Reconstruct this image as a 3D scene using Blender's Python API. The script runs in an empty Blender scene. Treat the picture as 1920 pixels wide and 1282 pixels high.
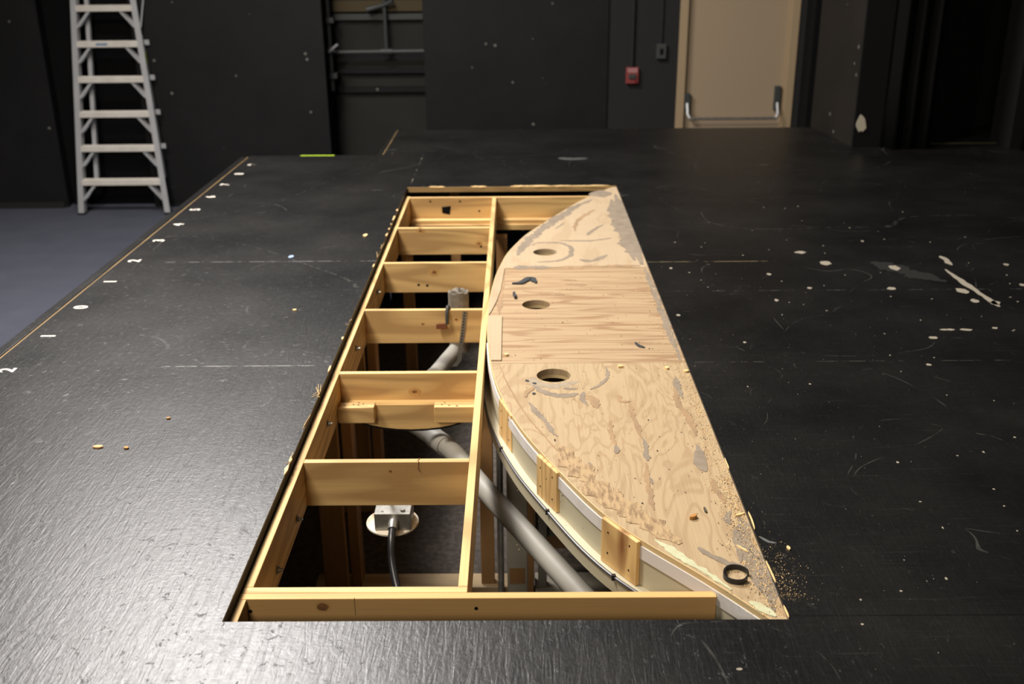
import bpy, bmesh, math, random
import numpy as np
from mathutils import Vector, Matrix
random.seed(7)
S = bpy.context.scene
C = S.collection
# ---------------------------------------------------------------- camera, world, lights, exposure
cam = bpy.data.cameras.new('camera'); camo = bpy.data.objects.new('camera', cam); C.objects.link(camo)
cam.sensor_width = 36.0; cam.lens = 1948.0 / 1920 * 36
camo.matrix_world = Matrix(((0.99996143, 0.00633431, 0.00608409, 0.0),
                            (0.00334415, 0.36594593, -0.93063011, 0.0),
                            (-0.00812135, 0.93061456, 0.36591063, 1.376),
                            (0, 0, 0, 1)))
cam.clip_start = 0.05; cam.clip_end = 60
cam.dof.use_dof = True; cam.dof.focus_distance = 2.75; cam.dof.aperture_fstop = 3.4
S.camera = camo
S.view_settings.view_transform = 'Standard'; S.view_settings.look = 'None'
S.view_settings.gamma = 1; S.view_settings.use_curve_mapping = False
S.view_settings.exposure = 0.0
W = bpy.data.worlds.new('world'); S.world = W; W.use_nodes = True
W.node_tree.nodes['Background'].inputs[0].default_value = (1.0, 0.95, 0.88, 1)
W.node_tree.nodes['Background'].inputs[1].default_value = 0.035

def area(name, loc, tgt, sx, sy, power, col):
    l = bpy.data.lights.new(name, 'AREA'); l.shape = 'RECTANGLE'; l.size = sx; l.size_y = sy
    l.energy = power; l.color = col
    o = bpy.data.objects.new(name, l); C.objects.link(o); o.location = loc
    d = Vector(tgt) - Vector(loc); o.rotation_euler = d.to_track_quat('-Z', 'Y').to_euler()
    return o
# ceiling lights of the room, all above the frame
area('ceiling_light_front', (-2.3, 6.2, 4.35), (-1.1, 3.4, 0), 1.7, 1.9, 575, (1.0, 0.955, 0.92))
area('ceiling_light_middle', (-2.4, 2.4, 4.6), (-0.2, 2.8, 0), 1.0, 1.0, 320, (1.0, 0.90, 0.76))
area('ceiling_light_rear', (-1.6, -4.5, 4.4), (0.0, 4.0, 0), 1.4, 1.2, 200, (1.0, 0.90, 0.76))

# ---------------------------------------------------------------- helpers
def tag(o, label=None, cat=None, group=None, kind=None):
    if label: o['label'] = label
    if cat: o['category'] = cat
    if group: o['group'] = group
    if kind: o['kind'] = kind
    return o
def obj(name, bm, m, parent=None, label=None, bevel=0, smooth=False, kind=None):
    me = bpy.data.meshes.new(name)
    bmesh.ops.recalc_face_normals(bm, faces=bm.faces)
    bm.to_mesh(me); bm.free()
    if m: me.materials.append(m)
    if smooth:
        for p in me.polygons: p.use_smooth = True
        me.set_sharp_from_angle(angle=math.radians(38))
    o = bpy.data.objects.new(name, me); C.objects.link(o)
    if parent:
        o.parent = parent
        w = Vector((0, 0, 0)); q = parent
        while q: w += q.location; q = q.parent
        me.transform(Matrix.Translation(-w))
    if label: o['label'] = label
    if kind: o['kind'] = kind
    if bevel:
        b = o.modifiers.new('bevel', 'BEVEL'); b.width = bevel; b.segments = 2; b.limit_method = 'ANGLE'
    return o
def root(name, loc, label, cat, group=None):
    o = bpy.data.objects.new(name, None); C.objects.link(o); o.location = loc
    o.empty_display_size = 0.05
    return tag(o, label, cat, group)
def B(): return bmesh.new()
def box(bm, x0, x1, y0, y1, z0, z1, mat=None):
    vs = [bm.verts.new((x, y, z)) for z in (z0, z1) for y in (y0, y1) for x in (x0, x1)]
    if mat:
        for v in vs: v.co = mat @ v.co
    for f in ((0,2,3,1),(4,5,7,6),(0,1,5,4),(1,3,7,5),(3,2,6,7),(2,0,4,6)):
        bm.faces.new([vs[i] for i in f])
    return bm
def boxm(*a, mat=None): return box(B(), *a, mat=mat)
def prism(bm, pts, z0, z1):
    lo = [bm.verts.new((p[0], p[1], z0)) for p in pts]; hi = [bm.verts.new((p[0], p[1], z1)) for p in pts]
    n = len(pts)
    bm.faces.new(lo[::-1]); bm.faces.new(hi)
    for i in range(n): bm.faces.new((lo[i], lo[(i+1) % n], hi[(i+1) % n], hi[i]))
    return bm
def plate(outer, holes, z0, z1):
    bm = B(); es = []
    for loop in [outer] + holes:
        vs = [bm.verts.new((p[0], p[1], z1)) for p in loop]
        es += [bm.edges.new((vs[i], vs[(i+1) % len(vs)])) for i in range(len(vs))]
    bmesh.ops.triangle_fill(bm, edges=es, use_beauty=True, normal=(0, 0, 1))
    r = bmesh.ops.extrude_face_region(bm, geom=bm.faces[:])
    for v in [g for g in r['geom'] if isinstance(g, bmesh.types.BMVert)]: v.co.z = z0
    return bm
def tube(bm, pts, r, seg=10, cap=True):
    pts = [Vector(p) for p in pts]; rings = []; up = Vector((0, 0, 1))
    n = len(pts); prevn = None
    for i, p in enumerate(pts):
        d = (pts[min(i+1, n-1)] - pts[max(i-1, 0)]).normalized()
        if prevn is None:
            a = up if abs(d.z) < .9 else Vector((1, 0, 0)); u = d.cross(a).normalized()
        else:
            u = (prevn - d * prevn.dot(d)).normalized()
        prevn = u; v = d.cross(u)
        rr = r[i] if isinstance(r, (list, tuple)) else r
        rings.append([bm.verts.new(p + (u * math.cos(t) + v * math.sin(t)) * rr) for t in [2*math.pi*k/seg for k in range(seg)]])
    for a, b in zip(rings, rings[1:]):
        for k in range(seg): bm.faces.new((a[k], a[(k+1) % seg], b[(k+1) % seg], b[k]))
    if cap: bm.faces.new(rings[0][::-1]); bm.faces.new(rings[-1])
    return bm
def smoothpath(pts, n=6):
    P = [Vector(p) for p in pts]; P = [2*P[0]-P[1]] + P + [2*P[-1]-P[-2]]; out = []
    for i in range(1, len(P)-2):
        for k in range(n):
            t = k/n; a, b, c, d = P[i-1:i+3]
            out.append(.5*((2*b) + (c-a)*t + (2*a-5*b+4*c-d)*t*t + (3*b-a-3*c+d)*t**3))
    out.append(P[-2]); return out
def ribbon(pts, w, z0, z1, jit=.35, step=.012, taper=True):
    """irregular flat patch that follows a path"""
    P = smoothpath([(p[0], p[1], 0) for p in pts], 4)
    R = [P[0]]
    for a, b in zip(P, P[1:]):
        k = max(1, int((b-a).length / step))
        for i in range(1, k+1): R.append(a.lerp(b, i/k))
    n = len(R); Lf, Rt = [], []; wl = wr = 1
    for i, p in enumerate(R):
        d = (R[min(i+1, n-1)] - R[max(i-1, 0)]).normalized(); q = Vector((-d.y, d.x, 0))
        t = i / max(1, n-1); tp = min(1, .25 + 4*min(t, 1-t)) if taper else 1
        wl = .6*wl + .4*random.uniform(1-jit*2, 1+jit*2); wr = .6*wr + .4*random.uniform(1-jit*2, 1+jit*2)
        Lf.append(p + q*w*max(.15, wl)*tp*.5); Rt.append(p - q*w*max(.15, wr)*tp*.5)
    bm = B(); rows = []
    for a, b in zip(Lf, Rt):
        rows.append([bm.verts.new((a.x, a.y, z1)), bm.verts.new((b.x, b.y, z1)), bm.verts.new((b.x, b.y, z0)), bm.verts.new((a.x, a.y, z0))])
    for r, s in zip(rows, rows[1:]):
        for k in range(4): bm.faces.new((r[k], r[(k+1) % 4], s[(k+1) % 4], s[k]))
    bm.faces.new(rows[0]); bm.faces.new(rows[-1][::-1])
    return bm
def blob(bm, x, y, rx, ry, z0, z1, n=9, jit=.25):
    ph = random.random()*6
    pts = [(x + rx*math.cos(t+ph)*random.uniform(1-jit, 1+jit), y + ry*math.sin(t+ph)*random.uniform(1-jit, 1+jit)) for t in [2*math.pi*k/n for k in range(n)]]
    return prism(bm, pts, z0, z1)

# ---------------------------------------------------------------- materials
def mat(name, col, rough=.6, metal=0, spec=.5):
    m = bpy.data.materials.new(name); m.use_nodes = True
    b = m.node_tree.nodes['Principled BSDF']
    b.inputs['Base Color'].default_value = (*col, 1); b.inputs['Roughness'].default_value = rough
    b.inputs['Metallic'].default_value = metal; b.inputs['Specular IOR Level'].default_value = spec
    return m
class NT:
    def __init__(s, m): s.t = m.node_tree; s.b = s.t.nodes['Principled BSDF']
    def n(s, typ, **kw):
        x = s.t.nodes.new(typ)
        for k, v in kw.items():
            if k.startswith('i_'): x.inputs[k[2:].replace('_', ' ')].default_value = v
            else: setattr(x, k, v)
        return x
    def l(s, a, b): s.t.links.new(a, b)
    def coord(s, scale=(1,1,1), rnd=True):
        tc = s.n('ShaderNodeTexCoord'); mp = s.n('ShaderNodeMapping'); mp.inputs['Scale'].default_value = scale
        if rnd:
            oi = s.n('ShaderNodeObjectInfo'); vm = s.n('ShaderNodeVectorMath', operation='SCALE'); vm.inputs[0].default_value = (37, 23, 51)
            s.l(oi.outputs['Random'], vm.inputs['Scale']); s.l(vm.outputs[0], mp.inputs['Location'])
        s.l(tc.outputs['Object'], mp.inputs['Vector']); return mp.outputs['Vector']
    def noise(s, vec, scale, detail=3, rough=.55, dist=0):
        x = s.n('ShaderNodeTexNoise'); x.inputs['Scale'].default_value = scale; x.inputs['Detail'].default_value = detail
        x.inputs['Roughness'].default_value = rough; x.inputs['Distortion'].default_value = dist
        s.l(vec, x.inputs['Vector']); return x.outputs['Fac']
    def ramp(s, fac, stops):
        r = s.n('ShaderNodeValToRGB'); e = r.color_ramp.elements
        while len(e) < len(stops): e.new(.5)
        for k, (p, c) in enumerate(stops):
            e[k].position = p; e[k].color = (*c, 1) if isinstance(c, tuple) else (c, c, c, 1)
        s.l(fac, r.inputs[0]); return r.outputs[0]
    def mix(s, fac, a, b, mode='MIX'):
        x = s.n('ShaderNodeMix', data_type='RGBA', blend_type=mode)
        for sock, v in ((x.inputs[0], fac), (x.inputs[6], a), (x.inputs[7], b)):
            if isinstance(v, (int, float)): sock.default_value = v
            elif isinstance(v, tuple): sock.default_value = (*v, 1)
            else: s.l(v, sock)
        return x.outputs[2]
    def bump(s, h, st, dist=.01):
        x = s.n('ShaderNodeBump'); x.inputs['Strength'].default_value = st; x.inputs['Distance'].default_value = dist
        s.l(h, x.inputs['Height']); s.l(x.outputs[0], s.b.inputs['Normal'])
    def math(s, op, a, b=0):
        x = s.n('ShaderNodeMath', operation=op)
        for k, v in enumerate((a, b)):
            if isinstance(v, (int, float)): x.inputs[k].default_value = v
            else: s.l(v, x.inputs[k])
        return x.outputs[0]
def wood(name, light, dark, axis='x', knots=True, rough=.6, rings=11, strong=1.0, fine=1.0):
    """sawn timber: growth rings stretched along one axis, pores and a few knots"""
    m = mat(name, light, rough, spec=.3); t = NT(m)
    sc = {'x': (.5, 4, 4), 'y': (4, .5, 4), 'z': (4, 4, .5)}[axis]
    v = t.coord(sc)
    n0 = t.noise(v, 1.3, 2, .5, .3)
    band = t.math('SINE', t.math('MULTIPLY', n0, rings*6.28))
    f1 = t.math('ADD', t.math('MULTIPLY', band, .5), .5)
    fs = {'x': (2, 90, 90), 'y': (90, 2, 90), 'z': (90, 90, 2)}[axis]
    n1 = t.noise(t.coord(fs), 1.2, 3)
    mid = tuple(l*.55+d*.45 for l, d in zip(light, dark))
    c = t.ramp(f1, [(.1, light), (.72, tuple(l*.75+d*.25 for l, d in zip(light, dark))), (.95, mid)])
    c = t.mix(.22*strong, light, c) if strong < 1 else c
    c = t.mix(t.math('MULTIPLY', t.ramp(n1, [(.45, 0.0), (.75, 1.0)]), .35*fine), c, mid)
    big = t.noise(t.coord(tuple(x*.5 for x in sc)), 1.1, 1)
    c = t.mix(t.math('MULTIPLY', t.ramp(big, [(.45, 0.0), (.65, 1.0)]), .35), c, tuple(l*.6+d*.4 for l, d in zip(light, dark)))
    if knots:
        ks = {'x': (1.1, 4.2, 4.2), 'y': (4.2, 1.1, 4.2), 'z': (4.2, 4.2, 1.1)}[axis]
        vo = t.n('ShaderNodeTexVoronoi'); vo.inputs['Scale'].default_value = 1.5; t.l(t.coord(ks), vo.inputs['Vector'])
        k = t.ramp(vo.outputs['Distance'], [(.05, 1.0), (.085, .6), (.16, 0.0)])
        c = t.mix(t.math('MULTIPLY', k, .9), c, dark)
    t.l(c, t.b.inputs['Base Color']); t.bump(n1, .15, .002)
    return m
PINE, PIND = (.72, .49, .215), (.22, .09, .03)
M_px = wood('pine_along_x', PINE, PIND, 'x'); M_py = wood('pine_along_y', PINE, PIND, 'y'); M_pz = wood('pine_along_z', PINE, PIND, 'z')
M_post = wood('old_post_pine', (.42, .24, .10), (.14, .06, .02), 'z', rings=5)
M_plate = wood('floor_plate_pine', (.55, .42, .26), (.2, .12, .06), 'x', rings=5)
M_header = wood('header_pine', (.66, .40, .155), (.24, .095, .03), 'x', rings=4)

def deck_mat():
    m = mat('black_painted_hardboard', (.02, .02, .021), .35); t = NT(m)
    v0 = t.coord((1, 1, 1), False); mpv = t.n('ShaderNodeMapping'); mpv.inputs['Location'].default_value = (0, 3, 0); t.l(v0, mpv.inputs['Vector']); v = mpv.outputs[0]
    n_big = t.noise(v, 1.7, 5, .6); n_f = t.noise(t.coord((40, 90, 40), False), 1.0, 4, .65)
    st = t.noise(t.coord((3, 130, 1), False), 1.3, 4, .6, .2)         # brush strokes across the deck
    wv = t.n('ShaderNodeMapping'); wv.inputs['Rotation'].default_value = (0, 0, -.55); wv.inputs['Scale'].default_value = (60, 8, 1); t.l(v, wv.inputs['Vector'])
    s2 = t.noise(wv.outputs[0], 1.0, 4, .62, 1.4)
    pl = t.noise(v, 46, 4, .6, 1.2)
    base = t.mix(t.ramp(n_big, [(.35, 0.0), (.7, 1.0)]), (.0035, .0034, .0034), (.0095, .0090, .0085))
    spk = t.noise(t.coord((1, 1, 1), False), 55, 4, .7)
    base = t.mix(t.ramp(spk, [(.70, 0.0), (.78, 1.0)]), base, (.06, .056, .052))
    base = t.mix(t.math('MULTIPLY', t.ramp(st, [(.62, 0.0), (.72, 1.0)]), .5), base, (.03, .028, .027))
    # long scratches: thin iso-lines of a warped noise
    for seed, sc, wd in ((0, .9, .0011), (9, 1.7, .0009), (23, .55, .0008)):
        mp = t.n('ShaderNodeMapping'); mp.inputs['Location'].default_value = (seed, seed*1.3, seed); t.l(v, mp.inputs['Vector'])
        nn = t.noise(mp.outputs[0], sc, 1, .4, .4)
        d = t.math('ABSOLUTE', t.math('SUBTRACT', nn, .5))
        lm = t.math('LESS_THAN', d, wd)
        brk = t.ramp(t.noise(mp.outputs[0], 5+seed, 3), [(.5, 0.0), (.6, 1.0)])
        base = t.mix(t.math('MULTIPLY', t.math('MULTIPLY', lm, brk), .35), base, (.10, .096, .09))
    # worn seams between the hardboard sheets
    sx = t.n('ShaderNodeSeparateXYZ'); t.l(v, sx.inputs[0]); X, Y = sx.outputs[0], sx.outputs[1]
    wn = t.noise(v, 14, 4, .7)
    def between(s_, a, b): return t.math('MULTIPLY', t.math('GREATER_THAN', s_, a), t.math('LESS_THAN', s_, b))
    def seam(axis, pos, a, b, w=.004, lo=.42, col=(.3, .28, .24)):
        nonlocal base
        A, Bx = (Y, X) if axis == 'y' else (X, Y)
        lm = t.math('LESS_THAN', t.math('ABSOLUTE', t.math('SUBTRACT', A, pos)), w)
        mk = t.math('MULTIPLY', t.math('MULTIPLY', lm, between(Bx, a, b)), t.ramp(wn, [(lo, 0.0), (lo+.12, 1.0)]))
        base = t.mix(mk, base, col)
    seam('y', 4.515, -1.6, -.64, .0035, .44, (.13, .125, .125)); seam('y', 4.47, .58, 1.12, .0028, .42, (.20, .155, .08)); seam('y', 3.29, -1.25, -.64, .0022, .42, (.28, .27, .25))
    seam('y', 4.06, .6, 2.3, .003, .5, (.06, .06, .06)); seam('y', 3.3, .58, 2.6, .002, .5, (.06, .055, .05))
    seam('x', -.63, 5.99, 6.95, .003, .5, (.16, .145, .12))
    seam('x', -.646, -.5, 1.86, .0025, .0, (.0015, .0015, .0015)); seam('y', 1.874, .58, 3.0, .0018, .3, (.002, .002, .002))
    seam('y', 1.15, .9, 3.2, .001, .5, (.1, .1, .1))
    t.l(base, t.b.inputs['Base Color'])
    r = t.math('ADD', t.math('MULTIPLY', n_big, .14), t.math('ADD', t.math('MULTIPLY', n_f, .12), .235))
    t.l(r, t.b.inputs['Roughness'])
    pit = t.ramp(t.noise(v, 34, 5, .75, .6), [(.31, 0.0), (.39, 1.0)])
    h = t.math('ADD', t.math('MULTIPLY', pl, .40), t.math('ADD', t.math('MULTIPLY', st, .07), t.math('ADD', t.math('MULTIPLY', s2, .55), t.math('MULTIPLY', pit, .30))))
    t.bump(h, .38, .004)
    return m
M_deck = deck_mat()
M_deckedge = mat('dark_deck_edge', (.028, .024, .018), .8)
M_rawedge = wood('raw_board_edge', (.46, .31, .14), (.2, .11, .04), 'x', knots=False)
M_rawedge_y = wood('raw_board_edge_y', (.24, .16, .07), (.06, .04, .02), 'y', knots=False)
def simple_noise(name, c1, c2, scale, rough=.7, detail=4, lo=.35, hi=.65, metal=0, bumpv=0, vec=(1,1,1), spec=.5):
    m = mat(name, c1, rough, metal, spec); t = NT(m); n = t.noise(t.coord(vec, False), scale, detail, .6)
    t.l(t.mix(t.ramp(n, [(lo, 0.0), (hi, 1.0)]), c1, c2), t.b.inputs['Base Color'])
    if bumpv: t.bump(n, bumpv, .004)
    return m
def specked(name, c1, c2, dot, rough=.6):
    m = mat(name, c1, rough, spec=.3); t = NT(m); v = t.coord((1,1,1), True)
    c = t.mix(t.ramp(t.noise(v, 2.2, 4), [(.35, 0.0), (.7, 1.0)]), c1, c2)
    vo = t.n('ShaderNodeTexVoronoi'); vo.inputs['Scale'].default_value = 7; t.l(v, vo.inputs['Vector'])
    k = t.math('MULTIPLY', t.math('LESS_THAN', vo.outputs['Distance'], .085), t.ramp(t.noise(v, 1.8, 2), [(.46, 0.0), (.48, 1.0)]))
    c = t.mix(t.math('MULTIPLY', k, .8), c, dot)
    t.l(c, t.b.inputs['Base Color']); return m
M_panel = specked('black_painted_plywood', (.0058, .0060, .0070), (.0095, .0094, .0105), (.22, .21, .19))
M_wall = mat('charcoal_wall', (.0125, .0125, .0135), .8)
M_recess = simple_noise('dark_warm_wall', (.0165, .0160, .0145), (.022, .021, .0185), 1.5, .85)
M_sidew = specked('brown_black_wall', (.0105, .0088, .0068), (.015, .0122, .0092), (.15, .15, .14))
M_carpet = simple_noise('blue_carpet', (.058, .063, .090), (.070, .075, .103), 3, .95, 6, bumpv=.2)
M_under = simple_noise('dark_underfloor_carpet', (.055, .046, .040), (.10, .085, .074), 40, .95, 8, .4, .6, bumpv=.4)
M_cream = mat('cream_painted_board', (.47, .435, .32), .55)
M_white = simple_noise('white_joint_compound', (.64, .62, .61), (.50, .47, .43), 9, .7, 4, .5, .75)
M_glue = simple_noise('grey_glue_residue', (.19, .15, .11), (.25, .20, .145), 22, .75)
M_glue2 = simple_noise('dusty_veneer', (.33, .27, .19), (.26, .21, .15), 40, .8)
M_torn = simple_noise('torn_veneer_brown', (.34, .22, .115), (.26, .17, .095), 26, .8, vec=(1, .35, 1))
M_rough = simple_noise('splintered_veneer', (.40, .28, .15), (.22, .14, .075), 75, .85, 5, .45, .62, bumpv=.8, vec=(1, .3, 1))
M_cpaint = simple_noise('pale_green_cream_paint', (.52, .54, .36), (.44, .43, .27), 30, .6)
def ply(name, ax, light, dark, freq, amt):
    m = mat(name, light, .62, spec=.35); t = NT(m)
    sc = (.55, 7.5, 1) if ax == 'x' else (4.0, 1.1, 1)
    v = t.coord(sc, True)
    n0 = t.noise(v, 1.5 if ax == 'y' else 1.2, 3, .5, .8 if ax == 'y' else .15)
    band = t.math('ADD', t.math('MULTIPLY', t.math('SINE', t.math('MULTIPLY', n0, freq)), .5), .5)
    c = t.mix(t.math('MULTIPLY', t.ramp(band, [(.55, 0.0), (.98, 1.0)]), amt), light, dark)
    n2 = t.noise(t.coord((3, 160, 1) if ax == 'x' else (160, 3, 1)), 1, 4, .6)
    c = t.mix(t.math('MULTIPLY', t.ramp(n2, [(.48, 0.0), (.75, 1.0)]), amt*.9), c, dark)
    n3 = t.noise(t.coord((1,1,1)), 4, 3)
    c = t.mix(t.math('MULTIPLY', t.ramp(n3, [(.45, 0.0), (.75, 1.0)]), .35), c, tuple(a*.8 for a in light))
    dots = t.noise(t.coord((1, .6, 1)), 48, 2, .5)
    c = t.mix(t.math('MULTIPLY', t.ramp(dots, [(.76, 0.0), (.79, 1.0)]), .7), c, (.10, .06, .035))
    t.l(c, t.b.inputs['Base Color']); t.bump(n2, .25, .003)
    return m
M_plyn = ply('rotary_plywood_long_grain', 'y', (.405, .302, .178), (.275, .175, .09), 75, .45)
M_plym = ply('straight_plywood_cross_grain', 'x', (.40, .288, .170), (.23, .125, .06), 60, .7)
M_plyf = ply('pale_worn_plywood', 'y', (.43, .33, .215), (.32, .215, .125), 20, .3)
M_plye = mat('plywood_edge', (.56, .42, .22), .7)
M_alu = simple_noise('brushed_aluminium', (.47, .48, .50), (.52, .53, .55), 8, .42, metal=.25)
M_tread = simple_noise('worn_aluminium_tread', (.70, .66, .60), (.80, .76, .70), 12, .5, metal=.1)
M_steel = simple_noise('galvanised_steel', (.27, .27, .25), (.38, .375, .35), 30, .35, metal=.7)
M_pipe = simple_noise('grey_conduit', (.23, .225, .205), (.27, .26, .235), 6, .52, spec=.4)
M_dustpipe = simple_noise('dusty_dark_stub', (.13, .115, .095), (.25, .22, .18), 26, .85, bumpv=.5)
M_knot = simple_noise('knot_brown', (.16, .065, .025), (.30, .14, .05), 60, .6)
M_knotring = simple_noise('knot_halo', (.50, .27, .09), (.62, .38, .14), 30, .6)
M_black = mat('black_rubber', (.012, .012, .014), .35)
M_blackmatt = mat('matt_black', (.0025, .0025, .003), .9, spec=.2)
M_rust = simple_noise('rusty_plaster_plate', (.66, .60, .50), (.42, .24, .11), 16, .7, 4, .48, .68)
M_red = mat('red_plastic', (.27, .055, .055), .4); M_redlabel = mat('pale_red_label', (.42, .20, .20), .5)
M_dgrey = mat('dark_grey_metal', (.05, .055, .055), .5)
M_door = mat('tan_door_paint', (.39, .30, .205), .5); M_frame = mat('tan_frame_paint', (.40, .30, .185), .5)
M_bolt = mat('bolt_steel', (.30, .29, .26), .35, .8)
M_chip = mat('fresh_wood_chip', (.75, .52, .24), .7); M_chipb = mat('brown_wood_chip', (.42, .20, .05), .7); M_orange = mat('orange_wood_chip', (.80, .36, .16), .7)
M_paint = mat('white_number_paint', (.66, .62, .55), .6); M_scuff = mat('bare_cream_scuff', (.27, .24, .19), .8); M_smear = mat('grey_paint_smear', (.09, .09, .09), .7)
M_green = mat('neon_green_tape', (.45, .66, .03), .6); M_blue = mat('pale_blue_scrap', (.25, .33, .5), .7)
M_bare = mat('bare_pale_patch', (.42, .38, .30), .8)
M_band = mat('brown_timber_band', (.075, .055, .025), .8)
M_curtain = mat('black_velour', (.0022, .0022, .0022), .95, spec=.1)
GLUE=[([(0.392,5.686),(0.327,5.59),(0.237,5.393),(0.155,5.209),(0.095,5.065),(0.029,4.862),(-0.004,4.743),(-0.022,4.62)],0.03,'g'),([(0.41,5.775),(0.47,5.812),(0.538,5.823)],0.09,'g'),([(0.525,5.67),(0.513,5.466),(0.506,5.231),(0.512,5.054),(0.516,4.849),(0.523,4.668),(0.529,4.515)],0.042,'g'),([(0.069,4.768),(0.101,4.813),(0.193,4.811),(0.239,4.764),(0.252,4.675),(0.23,4.572),(0.181,4.515),(0.085,4.501)],0.017,'g'),([(0.282,4.537),(0.326,4.511),(0.37,4.544),(0.413,4.602)],0.02,'g'),([(0.341,4.94),(0.389,5.057),(0.433,5.138)],0.016,'g'),([(0.283,5.02),(0.307,5.215),(0.355,5.334),(0.414,5.445)],0.018,'b'),([(0.191,5.062),(0.24,5.185)],0.007,'g'),([(0.207,4.848),(0.348,4.844),(0.457,4.889)],0.014,'g'),([(-0.019,4.422),(0.069,4.42),(0.149,4.419)],0.045,'g'),([(0.149,4.419),(0.306,4.423),(0.544,4.434)],0.03,'b'),([(-0.058,4.277),(-0.069,4.097),(-0.074,3.805)],0.012,'b'),([(0.019,4.096),(0.151,4.052),(0.19,4.044)],0.02,'b'),([(0.201,4.183),(0.245,4.168),(0.29,4.167)],0.02,'b'),([(0.033,2.992),(0.053,2.921),(0.083,2.849),(0.1,2.78),(0.115,2.751)],0.012,'g'),([(0.195,2.588),(0.201,2.563),(0.206,2.541)],0.012,'g'),([(0.047,3.126),(0.077,3.078),(0.114,3.048),(0.157,3.044),(0.193,3.056)],0.022,'g'),([(0.144,3.098),(0.192,3.093)],0.012,'g'),([(0.21,3.068),(0.202,3.002),(0.217,2.966)],0.014,'g'),([(0.222,3.047),(0.236,2.998),(0.246,2.946)],0.02,'b'),([(0.299,3.28),(0.297,3.188),(0.267,3.127),(0.233,3.089)],0.009,'g'),([(0.349,2.984),(0.35,2.909),(0.355,2.853),(0.358,2.773),(0.363,2.738)],0.011,'b'),([(0.363,2.738),(0.367,2.687),(0.361,2.595)],0.011,'g'),([(0.355,2.586),(0.35,2.515),(0.346,2.444),(0.345,2.366),(0.347,2.328)],0.011,'b'),([(0.355,2.5),(0.358,2.462)],0.006,'g'),([(0.524,3.184),(0.519,3.097),(0.523,3.018)],0.015,'g'),([(0.507,3.097),(0.502,2.982),(0.516,2.907),(0.523,2.814),(0.522,2.75)],0.017,'b'),([(0.514,2.695),(0.515,2.632),(0.508,2.562),(0.514,2.531)],0.02,'g'),([(0.527,2.489),(0.522,2.434),(0.53,2.4),(0.533,2.361)],0.012,'b'),([(0.541,2.321),(0.526,2.282),(0.529,2.257)],0.012,'g'),([(0.535,2.232),(0.526,2.136),(0.52,2.088)],0.014,'g'),([(0.431,2.153),(0.459,2.109),(0.489,2.082),(0.518,2.077)],0.015,'g'),([(0.278,2.857),(0.274,2.756),(0.281,2.691)],0.011,'b'),([(0.281,2.691),(0.278,2.641)],0.012,'g'),([(0.323,3.041),(0.327,2.996),(0.354,2.996)],0.013,'b'),([(0.116,2.693),(0.169,2.548),(0.219,2.429),(0.28,2.332),(0.34,2.241),(0.389,2.168)],0.035,'t'),([(0.021,3.029),(0.03,3.07),(0.048,3.113)],0.014,'b'),([(-0.066,3.3),(-0.036,3.136),(0.02,2.91),(0.092,2.71),(0.164,2.532)],0.004,'b'),([(0.331,2.187),(0.368,2.14),(0.402,2.087),(0.433,2.045),(0.457,2.011),(0.478,1.978)],0.014,'c'),([(0.509,1.935),(0.531,1.904),(0.554,1.879)],0.016,'c')]
CHIPS=[(1.301,4.603,0.049,0.051),(1.369,4.435,0.052,0.072),(1.651,4.358,0.042,0.085),(1.542,4.074,0.039,0.041),(1.207,4.088,0.02,0.028),(1.083,4.278,0.018,0.037),(1.035,3.937,0.017,0.039),(1.818,4.04,0.043,0.081),(1.818,3.914,0.034,0.051),(1.504,3.515,0.031,0.032),(1.766,3.609,0.023,0.022),(1.395,3.262,0.018,0.023),(2.153,4.393,0.021,0.039),(1.64,4.781,0.013,0.027),(2.094,4.111,0.022,0.042),(0.673,4.372,0.014,0.031),(0.618,3.77,0.014,0.03),(0.814,3.48,0.011,0.021),(0.439,1.699,0.011,0.011)]
LINES=[([(1.912,4.529),(1.915,4.463),(1.915,4.391)],0.03),([(1.861,4.33),(1.865,4.18),(1.874,4.039),(1.885,3.843)],0.028),([(1.869,3.875),(1.909,3.9)],0.04),([(1.558,3.596),(1.613,3.595)],0.02),([(1.632,3.595),(1.677,3.594)],0.018),([(0.587,2.19),(0.603,2.166),(0.621,2.161)],0.008)]
SLIVERS=[[(0.548,2.295),(0.574,2.308)],[(0.582,2.303),(0.583,2.267),(0.581,2.221)],[(0.577,2.081),(0.579,2.035),(0.58,1.995)],[(0.577,1.907),(0.578,1.865)],[(0.524,2.159),(0.546,2.129)],[(0.643,2.144),(0.644,2.128)],[(0.573,2.594),(0.57,2.532)],[(0.437,2.291),(0.444,2.283)],[(0.476,2.338),(0.477,2.312)]]
FZ = -1.036
# ================================================================= the room
o = obj('floor', boxm(-9, 8, -7, 11, FZ-.05, FZ), M_carpet); tag(o, kind='structure')
o = obj('floor', boxm(-1.80, 5.2, -1.4, 6.92, FZ, FZ+.004), M_under); tag(o, kind='structure')
YW = 9.75
bm = boxm(-9, 8, 10.32, 10.45, FZ, 5.2)
o = obj('wall_back', bm, M_recess); tag(o, kind='structure')
bm = B(); box(bm, .83, 1.468, YW, 10.32, FZ, 5.2); box(bm, 2.546, 4.2, YW, 10.32, FZ, 5.2); box(bm, 1.468, 2.546, YW, 10.32, 1.12, 5.2)
o = obj('wall_back', bm, M_wall); tag(o, kind='structure')
o = obj('wall_left', boxm(-9.1, -9, -7, 11, FZ, 5.2), M_wall); tag(o, kind='structure')
o = obj('wall_rear', boxm(-9.1, 8, -7.1, -7, FZ, 5.2), M_wall); tag(o, kind='structure')
o = obj('ceiling', boxm(-9.1, 8, -7.1, 10.45, 5.2, 5.3), M_wall); tag(o, kind='structure')
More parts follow.
